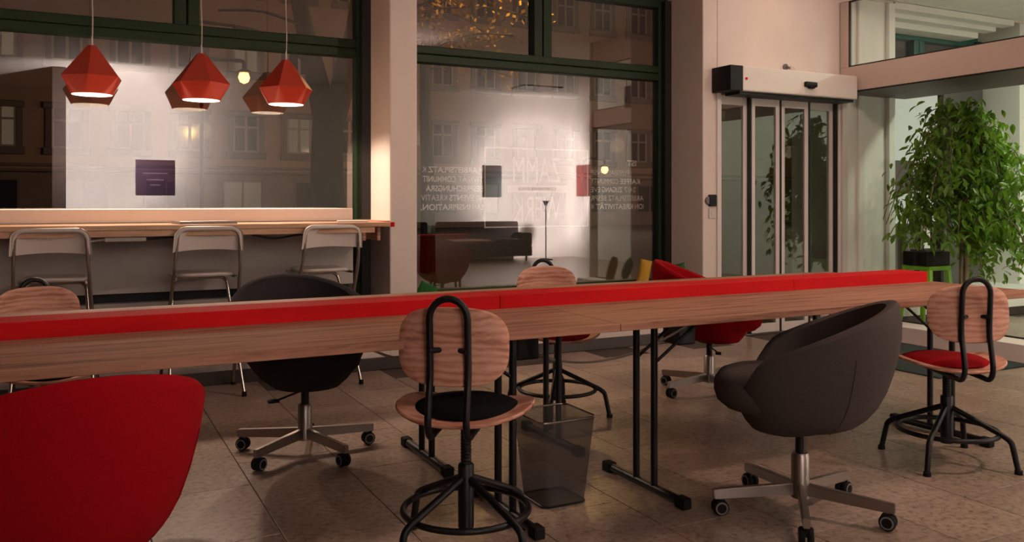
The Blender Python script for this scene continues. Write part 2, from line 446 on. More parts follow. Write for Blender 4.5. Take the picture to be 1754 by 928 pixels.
# ------------------------------------------------------------------ windows
def window(name, x0, x1, z0, frame, mull=True, gm='glass'):
    root = bpy.data.objects.new(name, None); C.objects.link(root); struct(root)
    ya, yb = YW - 0.05, YW + 0.05
    b = BM(); box(b, x0, x1, ya, yb, 2.94, 3.06, bev=.006); obj('head_rail', b, frame, root, False)
    for s in (0, 1):
        xa = x0 if s == 0 else x1 - 0.10
        obj('stile', bx(xa, xa + 0.10, ya, yb, z0, 2.945, bev=.006), frame, root, False)
        xg = x0 - 0.0 if s == 0 else x1 - 0.07
        obj('gasket', bx(xg, xg + 0.07, ya - 0.055, ya, z0, 3.0), M['frame_black'], root, False)
    b = BM(); box(b, x0 + .1, x1 - .1, ya, yb, 2.28, 2.345, bev=.006); box(b, x0 + .1, x1 - .1, ya - .012, yb, 2.347, 2.41, bev=.008)
    obj('transom', b, frame, root, False)
    obj('bottom_rail', bx(x0 + .1, x1 - .1, ya, yb, z0, z0 + 0.06, bev=.006), frame, root, False)
    xm = (x0 + x1) / 2
    for s in (-1, 1):
        xa, xb = (xm - .085, xm - .004) if s < 0 else (xm + .004, xm + .085)
        obj('mullion', bx(xa, xb, ya - .012, yb, 2.4, 2.945, bev=.008), frame, root, False)
    obj('lower_pane', bx(x0 + .1, x1 - .1, YW - .004, YW + .004, z0 + .06, 2.285), M[gm], root, False)
    obj('upper_pane', bx(x0 + .1, xm - .085, YW - .004, YW + .004, 2.405, 2.945), M[gm], root, False)
    obj('upper_pane', bx(xm + .085, x1 - .1, YW - .004, YW + .004, 2.405, 2.945), M[gm], root, False)
    return root
w1 = window('window_1', -0.60, 2.007, 0.0, M['frame_green'])
w2 = window('window_2', 2.216, 4.83, 0.43, M['frame_green'])
w3 = window('window_3', 7.215, 9.23, 0.28, M['frame_teal'])

# vinyl lettering on the right window (reads correctly from the street)
def strip(x0, x1, z0, z1, m, name='lettering'):
    return obj(name, bx(x0, x1, YW + .0045, YW + .006, z0, z1), m, w2, False)
X0, X1, Z0, Z1, T = 3.007, 4.01, 0.968, 1.635, 0.011
b = BM()
box(b, X0, X1, YW + .0045, YW + .006, Z0, Z0 + T); box(b, X0, X1, YW + .0045, YW + .006, Z1 - T, Z1)
box(b, X0, X0 + T, YW + .0045, YW + .006, Z0 + T, Z1 - T); box(b, X1 - T, X1, YW + .0045, YW + .006, Z0 + T, Z1 - T)
obj('logo_outline', b, M['vinyl'], w2, False)
def text(s, x, z, h, m, wdt=None, bold=0.0, y=YW + .005, parent=None, name='lettering', face=1):
    cu = bpy.data.curves.new(name, 'FONT'); cu.body = s; cu.size = 1; cu.offset = bold
    cu.extrude = 0.0
    o = bpy.data.objects.new(name, cu); C.objects.link(o)
    bpy.context.view_layer.update()
    dg = bpy.context.evaluated_depsgraph_get()
    me = bpy.data.meshes.new_from_object(o.evaluated_get(dg))
    bpy.data.objects.remove(o)
    xs = [v.co.x for v in me.vertices]; xa, xb = min(xs), max(xs)
    sy = h / 0.70
    sx = sy if wdt is None else wdt / (xb - xa)
    for v in me.vertices:
        px, pz = (v.co.x - xa) * sx, v.co.y * sy
        v.co = (x - px * face, y, z + pz)
    me.materials.append(m)
    o = bpy.data.objects.new(name, me); C.objects.link(o)
    if parent: o.parent = parent
    return o, (xb - xa) * sx
text('ZAMM', 3.733, 1.349, 0.217, M['vinyl_grey'], 0.459, -0.006, parent=w2)
text('WERK', 3.733, 1.018, 0.217, M['vinyl_grey'], 0.459, -0.006, parent=w2)
strip(3.22, 3.80, 1.262, 1.324, M['vinyl_grey'], 'logo_bar')
text('COWORKING SPACE', 3.68, 1.280, 0.026, M['vinyl'], 0.36, 0.006, y=YW - .0045, parent=w2)
rows = [1.4186, 1.3436, 1.2686, 1.1936, 1.1186]
def line(segs, x, z, end=None):
    tot = 0; widths = []
    for s, bold in segs: widths.append(len(s) * (0.0385 if bold else 0.034) * 0.93)
    if end is not None: x = end + sum(widths) + 0.02 * (len(segs) - 1)
    for (s, bold), wd_ in zip(segs, widths):
        text(s, x, z, 0.046, M['vinyl'], wd_, 0.018 if bold else -0.004, parent=w2)
        x -= wd_ + 0.02
L = [[('M', 0), ('ARBEITSPLATZ', 1), ('K', 0)], [('TIVITÄT', 0), ('COMMUNIT', 1)], [('BESPRECHUNGSRA', 1)],
     [('NG', 0), ('EVENTS', 1), ('KREATIV', 0)], [('LAN', 0), ('INSPIRATION,', 1)]]
for s, z in zip(L, rows): line(s, 2.995, z)
Rr = [[('FUSSBALL', 0), ('INSP', 0)], [('KAFFEE', 1), ('COMMUNITY', 0)], [('24/7', 0), ('ZUGANG', 1), ('EVE', 0)],
      [('ARBEITSPLATZ', 0), ('BESPR', 0)], [('ION', 0), ('KREATIVITÄT', 1), ('W', 0)]]
for s, z in zip(Rr, rows): line(s, 0, z, end=4.04)
text('IST', 4.52, 1.505, 0.05, M['vinyl'], 0.10, 0.02, parent=w2)

# ------------------------------------------------------------------ sliding door
dr = bpy.data.objects.new('door_1', None); C.objects.link(dr); struct(dr)
DX0, DX1 = 5.00, 6.455
b = BM(); box(b, DX0 - .025, DX0 + .02, YF - .02, YF + .10, 0, 2.15, bev=.004); obj('jamb', b, M['alu'], dr, False)
b = BM(); box(b, DX1 - .015, DX1 + .03, YF - .02, YF + .10, 0, 2.15, bev=.004); obj('jamb', b, M['alu'], dr, False)
pw = (DX1 - DX0 - 0.035) / 4
for k in range(4):
    xa = DX0 + 0.022 + k * pw; xb = xa + pw - 0.018
    ya = YF + (0.0 if k in (1, 2) else 0.035)
    b = BM()
    box(b, xa, xa + .045, ya, ya + .03, 0.01, 2.12, bev=.003); box(b, xb - .045, xb, ya, ya + .03, 0.01, 2.12, bev=.003)
    box(b, xa + .045, xb - .045, ya, ya + .03, 2.04, 2.12, bev=.003); box(b, xa + .045, xb - .045, ya, ya + .03, 0.01, 0.09, bev=.003)
    pn = obj('door_panel', b, M['alu'], dr, False)
    obj('pane', bx(xa + .045, xb - .045, ya + .012, ya + .018, .09, 2.04), M['glass_door'], pn, False)
    b = BM(); box(b, xb, xb + .018, YF - .006, ya + .03, 0.01, 2.12); obj('seal', b, M['frame_black'], pn, False)
struct(obj('trim_4', bx(DX0, DX1, YF - .01, YF + .1, 0.0, 0.008), M['steel'], smooth=False))
op = thing('door_operator', 'white sliding door drive box with a black end cap above the glass door', 'door operator', (5.66, YF, 2.125))
b = BM(); box(b, -.60, 0.775, -.245, -.001, 0.0, .215, bev=.012); obj('housing', b, M['alu'], op, False)
obj('end_cap', bx(-.735, -.60, -.243, -.004, 0.002, .213, bev=.003), M['black_plastic'], op, False)
obj('carrier_track', bx(-.60, .77, -.20, -.02, -.022, 0.002), M['black_metal'], op, False)
b = BM(); box(b, .10, .24, -.275, -.243, .075, .122, bev=.010); box(b, .14, .20, -.285, -.25, .062, .08, bev=.006)
obj('motion_sensor', b, M['black_plastic'], op)
b = BM(); lathe(b, [(0, 0), (.012, 0), (.012, .006), (0, .006)], 12, (-.565, -.251, .105), 'y'); obj('button', b, M['red_paint'], op)
sc_ = thing('security_camera', 'small grey camera mounted above the door drive box', 'camera', (5.78, YF, 2.36))
b = BM(); lathe(b, [(0, 0), (.03, 0), (.03, .012), (0, .012)], 16, (0, -.012, .05), 'y'); cyl(b, (0, -.01, .05), (0, -.07, .03), .01, 10); obj('bracket', b, M['grey_plastic'], sc_)
b = BM(); sweep(b, [(.03, -.05, .045), (-.02, -.12, .015)], .022, 14); obj('camera_body', b, M['alu'], sc_)

sw = tag(obj('light_switch', bx(-.04, .04, -.012, 0, -.045, .045, bev=.004), M['white_plastic'], smooth=False), 'white square switch on the wall beneath a dark intercom', 'switch')
sw.location = (4.93, YF, 1.085)
obj('rocker', bx(-.018, .018, -.017, -.011, -.024, .024, bev=.002), M['paper'], sw, False)
it = tag(obj('intercom', bx(-.045, .03, -.03, 0, -.05, .05, bev=.006), M['black_plastic'], smooth=False), 'small dark intercom box on the wall left of the glass door', 'intercom')
it.location = (4.93, YF, 1.195)
b = BM(); lathe(b, [(0, 0), (.032, 0), (.03, .02), (0, .022)], 18, (-.05, -.022, 0), 'y'); obj('speaker_dome', b, M['grey_plastic'], it)

# ------------------------------------------------------------------ glass partition
pt = bpy.data.objects.new('wall_partition', None); C.objects.link(pt); struct(pt)
PE = 2.6
obj('curb', bx(6.20, XP + .06, PE, YF - .02, 0, 0.134, bev=.004), M['wall'], pt, False)
obj('lintel', bx(XP - .0, 7.36, PE, YF - .02, 2.214, 2.442, bev=.003), M['beam'], pt, False)
obj('lintel_soffit', bx(XP + .012, 7.35, PE, YF - .02, 2.200, 2.2135), M['soffit'], pt, False)  # thin dark sheet carrying the shade below the lintel
obj('lower_pane', bx(XP, XP + .01, PE + .05, YF - .05, .145, 2.2), M['glass_clear'], pt, False)
obj('upper_pane', bx(XP + .02, XP + .03, PE + .05, YF - .12, 2.455, 3.06), M['glass_clear'], pt, False)
b = BM(); box(b, XP - .003, XP + .012, PE + .05, YF - .05, .1345, .146); box(b, XP - .004, XP + .014, PE, YF - .05, 2.2065, 2.2137)
box(b, XP + .01, XP + .032, PE + .05, YF - .12, 2.4425, 2.455); box(b, XP + .012, XP + .032, YF - .12, YF - .108, 2.4425, 3.06); box(b, XP + .012, XP + .032, PE + .05, YF - .12, 3.05, 3.06)
obj('gasket', b, M['frame_black'], pt, False)
obj('post', bx(XP - .0, XP + .06, YF - .108, YF - .02, 2.4425, 3.06, bev=.004), M['beam'], pt, False)
obj('post', bx(XP - .0, XP + .07, YF - .05, YF - .02, .1345, 2.2, bev=.004), M['alu'], pt, False)
obj('header', bx(XP, XP + .10, PE, YF, 3.062, 3.40), M['wall'], pt, False)
obj('end_post', bx(XP - .02, XP + .08, PE - .06, PE, 0, 3.4, bev=.004), M['beam'], pt, False)
dm = BM(); box(dm, 5.15, 6.14, 3.80, 5.35, 0.0005, .012, bev=.004)
tag(obj('doormat', dm, M['mat'], smooth=False), 'dark grey entrance mat lying before the glass partition', 'doormat')

# neighbouring room
nr = BM()
box(nr, 6.53, 7.215, YF, 6.5, 0, 3.14, bev=.008)
struct(obj('wall_niche_left', nr, M['wall_white'], smooth=False))
for k, (xa, xb, dy) in enumerate(((6.70, 6.78, .03), (7.10, 7.19, .045))):
    struct(obj('trim_%d' % (5 + k), bx(xa, xb, YF - dy, YF - .0005, 0, 3.13, bev=.008), M['wall_white'], smooth=False))
struct(obj('wall_niche_right', bx(9.23, 9.6, YF, 6.5, 0, 3.14, bev=.008), M['wall_white'], smooth=False))
st = BM()
box(st, 7.215, 9.10, YF - .02, YF + .12, 3.09, 3.155, bev=.006); box(st, 7.215, 9.0, YF + .12, YF + .26, 3.045, 3.13, bev=.006)
box(st, 7.215, 8.9, YF + .26, YW - .06, 2.985, 3.1, bev=.006)
struct(obj('trim_7', st, M['wall_white'], smooth=False))
struct(obj('trim_8', bx(7.0, 9.6, 5.60, YF - .0005, .085, .285, bev=.004), M['wall_white'], smooth=False))
struct(obj('trim_9', bx(7.215, 9.23, YF, YW + .1, 0, .28), M['wall_white'], smooth=False))
struct(obj('baseboard_niche', bx(7.0, 9.6, 5.61, YF - .001, 0, 0.084), M['baseboard'], smooth=False))
cr = bpy.data.objects.new('ceiling_niche', None); C.objects.link(cr); struct(cr)
obj('grid', bx(6.56, 9.6, 2.5, YF, 3.172, 3.19), M['grout'], cr, False)
pm = None
for k in range(5):
    for j in range(6):
        xa = 6.56 + .61 * k; ya = 2.5 + .555 * j
        if pm is None:
            o = obj('ceiling_panel', bx(.003, .607, .001, .554, 3.16, 3.172), M['wall_white'], cr, False); pm = o.data
        else:
            o = bpy.data.objects.new('ceiling_panel', pm); C.objects.link(o); o.parent = cr
        o.location = (xa, ya, 0)
# pale panel painted as the bright reflection in the pane, dark screen beside it
bd = tag(obj('reflection_panel', bx(7.33, 8.40, 6.22, 6.25, .95, 2.36, bev=.004), M['board'], smooth=False), 'pale blue panel added for the bright reflection in the window behind the plant', 'board')
for xa in (7.45, 8.15): obj('foot', bx(xa, xa + .1, 6.20, 6.24, .2805, .95), M['alu'], bd, False)
obj('print_panel', bx(7.62, 8.0, 6.216, 6.2195, 1.27, 1.62), M['dark_panel'], bd, False)
dp = tag(obj('dark_screen', bx(8.45, 9.10, 6.18, 6.22, .281, 2.5, bev=.004), M['dark_panel'], smooth=False), 'tall dark grey screen standing behind the leafy tree', 'screen')

# ------------------------------------------------------------------ street outside
struct(obj('street', bx(-30, 70, 6.6, 60, -0.3, -0.12), M['asphalt'], smooth=False))
struct(obj('pavement', bx(-30, 70, 6.6, 10.5, -0.12, 0.0), M['asphalt'], smooth=False))
hb = thing('apartment_building', 'ochre old apartment house with rows of framed windows across the street', 'building', (0, 40, 0))
obj('facade_wall', bx(-14, 44, 0.0, 8, 2.75, 14.5), M['facade'], hb, False)
obj('ground_floor', bx(-14, 44, -.12, 8, -.2, 2.4), M['facade_base'], hb, False)
obj('ledge', bx(-14, 44, -.35, 0.0, 2.4, 2.52, bev=.03), M['facade_trim'], hb, False)
obj('ledge', bx(-14, 44, -.22, 0.0, 2.62, 2.75, bev=.03), M['facade_trim'], hb, False)
obj('frieze', bx(-14, 44, -.1, 0.2, 2.52, 2.62), M['facade'], hb, False)
obj('cornice', bx(-14, 44, -.6, 0.2, 14.5, 15.0, bev=.05), M['facade_trim'], hb, False)
obj('roof', bx(-14, 44, -.3, 8, 15.0, 16.0), M['roof'], hb, False)
def far_window(x, z, wdt, h, lit, proto=None):
    if proto is None:
        b = BM(); hw = wdt / 2
        box(b, -hw - .22, -hw, -.10, -.001, -.15, h + .15); box(b, hw, hw + .22, -.10, -.001, -.15, h + .15)
        box(b, -hw - .3, hw + .3, -.2, -.001, h, h + .25, bev=.03); box(b, -hw - .3, hw + .3, -.2, -.001, -.3, 0, bev=.03)
        o = obj('window', b, M['facade_trim'], hb, False)
        b = BM()
        for xa, xb in ((-hw, -hw + .1), (-.06, .06), (hw - .1, hw)): box(b, xa, xb, -.07, -.002, 0, h)
        box(b, -hw, hw, -.066, -.003, h * .68, h * .68 + .09); box(b, -hw, hw, -.064, -.004, 0, .08)
        obj('sash', b, M['far_frame'], o, False)
        b = BM(); box(b, -hw, hw, -.03, -.005, 0, h); obj('pane', b, M['far_pane_lit'] if lit else M['far_pane'], o, False)
    else:
        o = proto.copy(); C.objects.link(o)
        for c in children(proto):
            d = c.copy(); C.objects.link(d); d.parent = o
    o.location = (x, 0, z); return o
fw = far_window(4.57, 3.4, 1.15, 1.6, False); fwl = None
for r_, z in enumerate((3.4, 7.0, 10.6)):
    for k in range(-4, 13):
        x = 4.57 + 2.39 * k
        if r_ == 0 and k == 0: continue
        lit = (r_, k) in ((0, 2), (1, -3), (2, 4), (0, 7), (0, -3), (2, -3), (1, 1))
        if lit:
            if fwl is None: fwl = far_window(x, z, 1.15, 1.6, True)
            else: far_window(x, z, 1.15, 1.6, True, fwl)
        else: far_window(x, z, 1.15, 1.6, False, fw)
for k in range(-3, 10):
    x = 3.6 + 3.2 * k
    b = BM(); box(b, x - .9, x + .9, -.17, -.121, .5, .62); box(b, x - .9, x - .8, -.17, -.121, .62, 2.05); box(b, x + .8, x + .9, -.17, -.121, .62, 2.05); box(b, x - .9, x + .9, -.17, -.121, 2.05, 2.15); box(b, x - .04, x + .04, -.16, -.121, .62, 2.05)
    o = obj('shop_window', b, M['facade_trim'], hb, False)
    obj('pane', bx(x - .8, x + .8, -.14, -.1215, .62, 2.05), M['far_pane_lit'] if k in (1, 5) else M['far_pane'], o, False)

# bare street tree with a forked trunk
tr = thing('street_tree', 'dark forked bare tree on the pavement outside the left window', 'tree', (3.22, 12, 0))
b = BM()
sweep(b, smooth_path([(0, 0, -.1), (.02, 0, .6), (-.02, 0, 1.6), (0, 0, 2.4)], 5), [.27 - .0035 * i for i in range(16)], 12)
sweep(b, smooth_path([(0, 0, 2.2), (-.16, 0, 2.9), (-.42, .1, 4.2), (-.6, .1, 6.2)], 5), [.20 - .009 * i for i in range(16)], 10)
sweep(b, smooth_path([(0, 0, 2.2), (.22, 0, 2.9), (.45, -.1, 4.3), (.5, -.1, 6.5)], 5), [.21 - .009 * i for i in range(16)], 10)
obj('trunk', b, M['street_bark'], tr)
b = BM(); rnd = random.Random(3)
for k in range(26):
    z = 3.0 + rnd.random() * 2.6; s = rnd.choice((-1, 1)); x = s * (.2 + .1 * (z - 2.6))
    a = rnd.uniform(-1, 1)
    p0 = Vector((x, 0, z)); d = Vector((s * rnd.uniform(.5, 1.6), rnd.uniform(-.8, .8), rnd.uniform(.1, 1.1)))
    sweep(b, smooth_path([p0, p0 + d * .5 + Vector((0, 0, .1)), p0 + d], 3), .022, 5)
bo = obj('branches', b, M['street_bark'], tr)
# second tree: autumn leaves high outside the right window
t2 = thing('autumn_tree', 'street tree with yellow autumn leaves outside the right window', 'tree', (5.75, 14.6, 0))
b = BM()
sweep(b, smooth_path([(0, 0, -.1), (0, 0, 1.5), (-.05, 0, 3.2), (.0, 0, 4.8), (.3, 0, 6.5)], 4), [.15 - .006 * i for i in range(17)], 9)
obj('trunk', b, M['street_bark'], t2)
b = BM(); lf = BM(); rnd = random.Random(11)
for k in range(34):
    p0 = Vector((rnd.uniform(-.05, .1), 0, rnd.uniform(3.6, 6.2)))
    d = Vector((rnd.uniform(-1.3, 2.0), rnd.uniform(-.9, .9), rnd.uniform(-.5, .8)))
    pth = smooth_path([p0, p0 + d * .5 + Vector((0, 0, .15)), p0 + d], 4)
    sweep(b, pth, .014, 5)
    for q in pth[2:]:
        for _ in range(9):
            c = q + Vector((rnd.gauss(0, .12), rnd.gauss(0, .12), rnd.gauss(0, .12)))
            u = Vector((rnd.gauss(0, 1), rnd.gauss(0, 1), rnd.gauss(0, 1))).normalized() * .06
            v = Vector((rnd.gauss(0, 1), rnd.gauss(0, 1), rnd.gauss(0, 1))).normalized() * .04
            lf.faces.new([lf.verts.new(c - u), lf.verts.new(c + v), lf.verts.new(c + u), lf.verts.new(c - v)])
obj('branches', b, M['street_bark'], t2)
o = obj('foliage', lf, M['yellow_leaf'], t2, False); o['kind'] = 'stuff'
# street lamp on the left; right one added outside for a mirrored room lamp
def street_lamp(x, y, z, label):
    t = thing('street_lamp', label, 'street lamp', (x, y, 0))
    b = BM(); sweep(b, fillet([(-.9, 0, -.1), (-.9, 0, z + .35), (0, 0, z + .35), (0, 0, z + .18)], .25), .045, 8); obj('pole', b, M['black_metal'], t)
    b = BM(); lathe(b, [(.02, .2), (.16, .12), (.17, .09), (.02, .1)], 14, (0, 0, z)); obj('hood', b, M['black_metal'], t)
    b = BM(); lathe(b, [(0, -.16), (.09, -.12), (.13, -.02), (.10, .08), (0, .1)], 14, (0, 0, z)); obj('globe', b, M['lamp_glow'], t)
street_lamp(3.44, 20, 4.0, 'orange glowing street lamp seen through the left window')
street_lamp(16.4, 25, 2.3, 'orange glowing lamp added outside for a room lamp mirrored in the right window')

# ------------------------------------------------------------------ things the window glass mirrors
fl_ = thing('floor_lamp', 'slim floor lamp throwing light on the rear wall', 'lamp', (8.6, -2.55, 0))
b = BM(); lathe(b, [(0, 0), (.14, 0), (.14, .02), (.02, .03), (0, .03)], 24); obj('base', b, M['black_metal'], fl_)
b = BM(); cyl(b, (0, 0, .03), (0, 0, 1.12), .012, 10); obj('pole', b, M['black_metal'], fl_)
b = BM(); lathe(b, [(.02, 0), (.07, .10), (.065, .10), (.015, .005)], 20, (0, 0, 1.10)); obj('lamp_shade', b, M['black_metal'], fl_)
ps = tag(obj('purple_poster', bx(.95, 1.57, -3.199, -3.185, 1.30, 1.90), M['purple'], smooth=False), 'dark purple poster with three faint lines on the rear wall', 'poster')
b = BM(); box(b, 1.06, 1.46, -3.1848, -3.184, 1.66, 1.68); box(b, 1.12, 1.40, -3.1848, -3.184, 1.55, 1.57); box(b, 1.18, 1.34, -3.1848, -3.184, 1.46, 1.48)
obj('printed_lines', b, M['poster_print'], ps, False)
tag(obj('red_picture', bx(9.57, 9.599, -2.95, -2.4, 1.3, 1.95, bev=.003), M['picture_red'], smooth=False), 'red picture hanging near the rear corner', 'picture')
pc = tag(obj('dark_picture', bx(7.5, 7.9, -3.199, -3.17, 1.28, 1.92, bev=.003), M['picture_dark'], smooth=False), 'narrow dark teal picture hanging on the rear wall', 'picture')
def sofa(x, label):
    t = thing('low_sofa', label, 'sofa', (x, -2.76, 0), 0, 'dark sofas along the rear wall')
    obj('base', bx(-.9, .9, -.38, .38, .10, .30, bev=.02), M['dark_fabric'], t)
    for k in (-1, 1): obj('seat_cushion', bx(-.74 if k < 0 else .005, -.005 if k < 0 else .74, -.20, .38, .302, .44, bev=.03), M['dark_fabric'], t)
    obj('backrest', bx(-.9, .9, -.38, -.21, .302, .78, bev=.04), M['dark_fabric'], t)
    for k in (-1, 1): obj('armrest', bx(k * .825 - .075, k * .825 + .075, -.20, .38, .302, .56, bev=.03), M['dark_fabric'], t)
    for sx in (-.8, .8):
        for sy in (-.3, .3):
            b = BM(); cyl(b, (sx, sy, .0005), (sx, sy, .10), .02, 10); obj('leg', b, M['black_metal'], t)
sofa(3.3, 'dark low sofa at the middle of the rear wall')
sofa(5.3, 'dark low sofa next to the narrow picture on the rear wall')
sofa(7.3, 'dark low sofa closest to the slim floor lamp')
cv = tag(obj('ceiling_vent', bx(7.6, 8.45, -2.2, -1.6, 3.38, 3.399), M['dark_panel'], smooth=False), 'dark square vent in the ceiling near the rear wall', 'vent')

# ------------------------------------------------------------------ bar along the left window
br = thing('window_bar', 'long pine counter with red end fixed along the left window', 'counter', (0, 0, 0))
obj('counter_top', bx(-.6, 1.845, 5.34, YF - .013, 1.022, 1.050, bev=.003), M['bar'], br, False)
obj('counter_return', bx(1.7405, 2.0065, YF - .0125, YW - .06, 1.022, 1.050, bev=.003), M['bar'], br, False)
obj('red_end', bx(1.8455, 1.872, 5.338, YF - .013, 1.021, 1.051, bev=.003), M['red_paint'], br, False)
obj('front_rail', bx(-.6, 1.74, 5.348, 5.378, .985, 1.0215, bev=.002), M['bar'], br, False)
for xa in (1.69, 1.79):
    obj('bracket', bx(xa, xa + .022, 5.45, YF - .013, .93, 1.0215, bev=.002), M['ash'], br, False)
for xa in (-.3, .65):
    obj('bracket', bx(xa, xa + .04, 5.60, YF - .013, .93, 1.0215, bev=.002), M['ash'], br, False)
lp = tag(obj('laptop', bx(-.17, .17, -.115, .115, 0.0005, .010, bev=.003), M['laptop'], smooth=False), 'thin closed laptop lying on the pine window counter', 'laptop')
lp.location = (.72, 5.56, 1.050); lp.rotation_euler = (0, 0, R(6))
obj('lid', bx(-.168, .168, -.113, .113, .0105, .017, bev=.002), M['laptop'], lp, False)
pp = tag(obj('notepad', bx(-.10, .10, -.07, .07, .0005, .010, bev=.002), M['paper'], smooth=False), 'small white notepad near the red end of the counter', 'notepad')
pp.location = (1.66, 5.58, 1.050); pp.rotation_euler = (0, 0, R(-14))
pst = thing('power_strip', 'white power strip with cables under the window counter', 'power strip', (.27, 5.40, .955))
obj('strip_body', bx(-.11, .11, .0, .05, 0, .029, bev=.006), M['white_plastic'], pst, False)
b = BM(); sweep(b, smooth_path([(-.11, .02, .012), (-.25, .02, .0), (-.38, .03, .02), (-.5, .03, .026)], 5), .006, 6); obj('cord', b, M['white_plastic'], pst)
b = BM(); sweep(b, smooth_path([(.11, .02, .012), (.28, .03, .02), (.42, .03, -.01), (.62, .03, .026)], 6), .007, 6); obj('plug_cable', b, M['black_plastic'], pst)
c2 = BM(); sweep(c2, smooth_path([(.98, 5.42, .982), (1.12, 5.44, .957), (1.26, 5.45, .975), (1.36, 5.45, .9825)], 6), .007, 6)
tag(obj('counter_cable', c2, M['black_plastic']), 'black cable sagging beneath the counter between two stools', 'cable')

# ------------------------------------------------------------------ pendant lamps
def pendant(x, ang, label, first=None):
    t = thing('pendant_lamp', label, 'lamp', (x, 6.05, 0), 0, 'red faceted pendant lamps over the counter')
    Rg, zt, zg, zr = .188, 2.172, 1.970, 1.862
    n = 36
    def sh(off, bm, flip=False):
        top = bm.verts.new((0, 0, zt - off * .3))
        hexv = [bm.verts.new(((Rg - off) * cos(ang + k * pi / 3), (Rg - off) * sin(ang + k * pi / 3), zg)) for k in range(6)]
        tv = [bm.verts.new(((.028 - off * .3) * cos(ang + k * pi / 3), (.028 - off * .3) * sin(ang + k * pi / 3), zt - off * .4)) for k in range(6)]
        rim = [bm.verts.new(((.12 - off * .6) * cos(ang + j * 2 * pi / n), (.12 - off * .6) * sin(ang + j * 2 * pi / n), zr)) for j in range(n)]
        bm.faces.new(tv)
        bm.verts.remove(top)
        q = n // 6
        for k in range(6):
            bm.faces.new((tv[k], tv[(k + 1) % 6], hexv[(k + 1) % 6], hexv[k]))
            mid = k * q + q // 2
            # lower band: a triangle from each girdle edge to the rim point between, fans round each girdle corner
            bm.faces.new((hexv[k], hexv[(k + 1) % 6], rim[mid]))
            for j in range(q):
                a = rim[(k * q - q // 2 + j) % n]; b2 = rim[(k * q - q // 2 + j + 1) % n]
                bm.faces.new((hexv[k], b2, a))
        return rim
    b = BM(); sh(0, b); s = obj('lamp_shade', b, M['shade_red'], t, False)
    b = BM(); sh(.006, b); obj('shade_lining', b, M['shade_white'], s, False)
    b = BM(); lathe(b, [(0, -.05), (.025, -.045), (.04, -.02), (.04, .01), (.02, .05), (0, .055)], 16, (0, 0, 1.975)); obj('bulb', b, M['bulb'], t)
    b = BM(); sweep(b, smooth_path([(0, 0, 2.173), (.004, 0, 2.35), (-.003, 0, 2.6), (0, 0, 3.139)], 4), .0045, 6); obj('cord', b, M['cord'], t)
    b = BM(); lathe(b, [(0, 0), (.008, 0), (.005, .06), (0, .06)], 8, (0, 0, 2.172)); obj('cord_grip', b, M['white_plastic'], t)
    sl = spot_light('pendant_light', (x, 6.05, 1.90), (x, 6.05, 0), 50, (1, 0.72, 0.54), 150, 0.35, .04)
    return t
cam_ang = -R(27.1)
pendant(.108, cam_ang - R(11), 'red faceted pendant lamp hanging leftmost over the counter')
pendant(.764, cam_ang - R(53), 'red faceted pendant lamp hanging between the two others')
pendant(1.325, cam_ang - R(90), 'red faceted pendant lamp hanging nearest the pillar')

# ------------------------------------------------------------------ big work tables
def make_table(label, x0, x1, y0, y1, legs, brace_dirs):
    t = thing('work_table', label, 'table', (0, 0, 0), 0, 'folding pine work tables set end to end')
    obj('tabletop', bx(x0, x1, y0, y1, .713, .74, bev=.0025), M['table'], t, False)
    ym = (y0 + y1) / 2
    for xl, s in zip(legs, brace_dirs):
        b = BM(); cyl(b, (xl, ym - .245, .024), (xl, ym + .265, .024), .018, 12); ft = obj('foot', b, M['black_metal'], t)
        for e in (-1, 1):
            yy = ym + .01 + e * .255
            b = BM(); box(b, xl - .022, xl + .022, yy - .03, yy + .03, 0.0005, .045, bev=.008); obj('foot_cap', b, M['rubber'], ft, False)
        for e in (-1, 1):
            b = BM(); cyl(b, (xl, ym + e * .062, .03), (xl, ym + e * .062, .7125), .0145, 12); obj('leg', b, M['black_metal'], t)
        b = BM(); box(b, xl - .02, xl + .02, y0 + .08, y1 - .08, .695, .7128); obj('top_rail', b, M['black_metal'], t, False)
        b = BM()
        for e in (-1, 1):
            cyl(b, (xl, ym + e * .064, .53), (xl + s * .26, ym + e * .064, .708), .007, 8)
        box(b, xl + s * .26 - .02, xl + s * .26 + .02, ym - .1, ym + .1, .700, .7128)
        obj('brace', b, M['black_metal'], t, False)
    return t
YA, YB, YC, YD = 2.60, 3.198, 3.380, 3.96
make_table('near right pine folding table reaching towards the glass partition', 1.776, 4.28, YA, YB, (2.10, 3.94), (1, -1))
make_table('near left pine folding table running past the red chair', -.74, 1.774, YA, YB, (-.42, 1.455), (1, -1))
make_table('far right pine folding table behind the red ledge', 1.776, 4.28, YC, YD, (2.10, 3.94), (1, -1))
make_table('far left pine folding table behind the red ledge', -.74, 1.774, YC, YD, (-.42, 1.440), (1, -1))
rb = thing('table_ledge', 'long low red wooden ledge running between the table rows', 'ledge', (0, 0, 0))
for xa, xb in ((-.74, 1.58), (1.582, 3.23), (3.232, 4.235)):
    b = BM(); box(b, xa, xb, YB + .001, YB + .028, .70, .7955, bev=.002); obj('front_board', b, M['red_paint'], rb, False)
    b = BM(); box(b, xa, xb, YB + .0285, YC - .001, .778, .795, bev=.002); obj('top_board', b, M['red_paint'], rb, False)

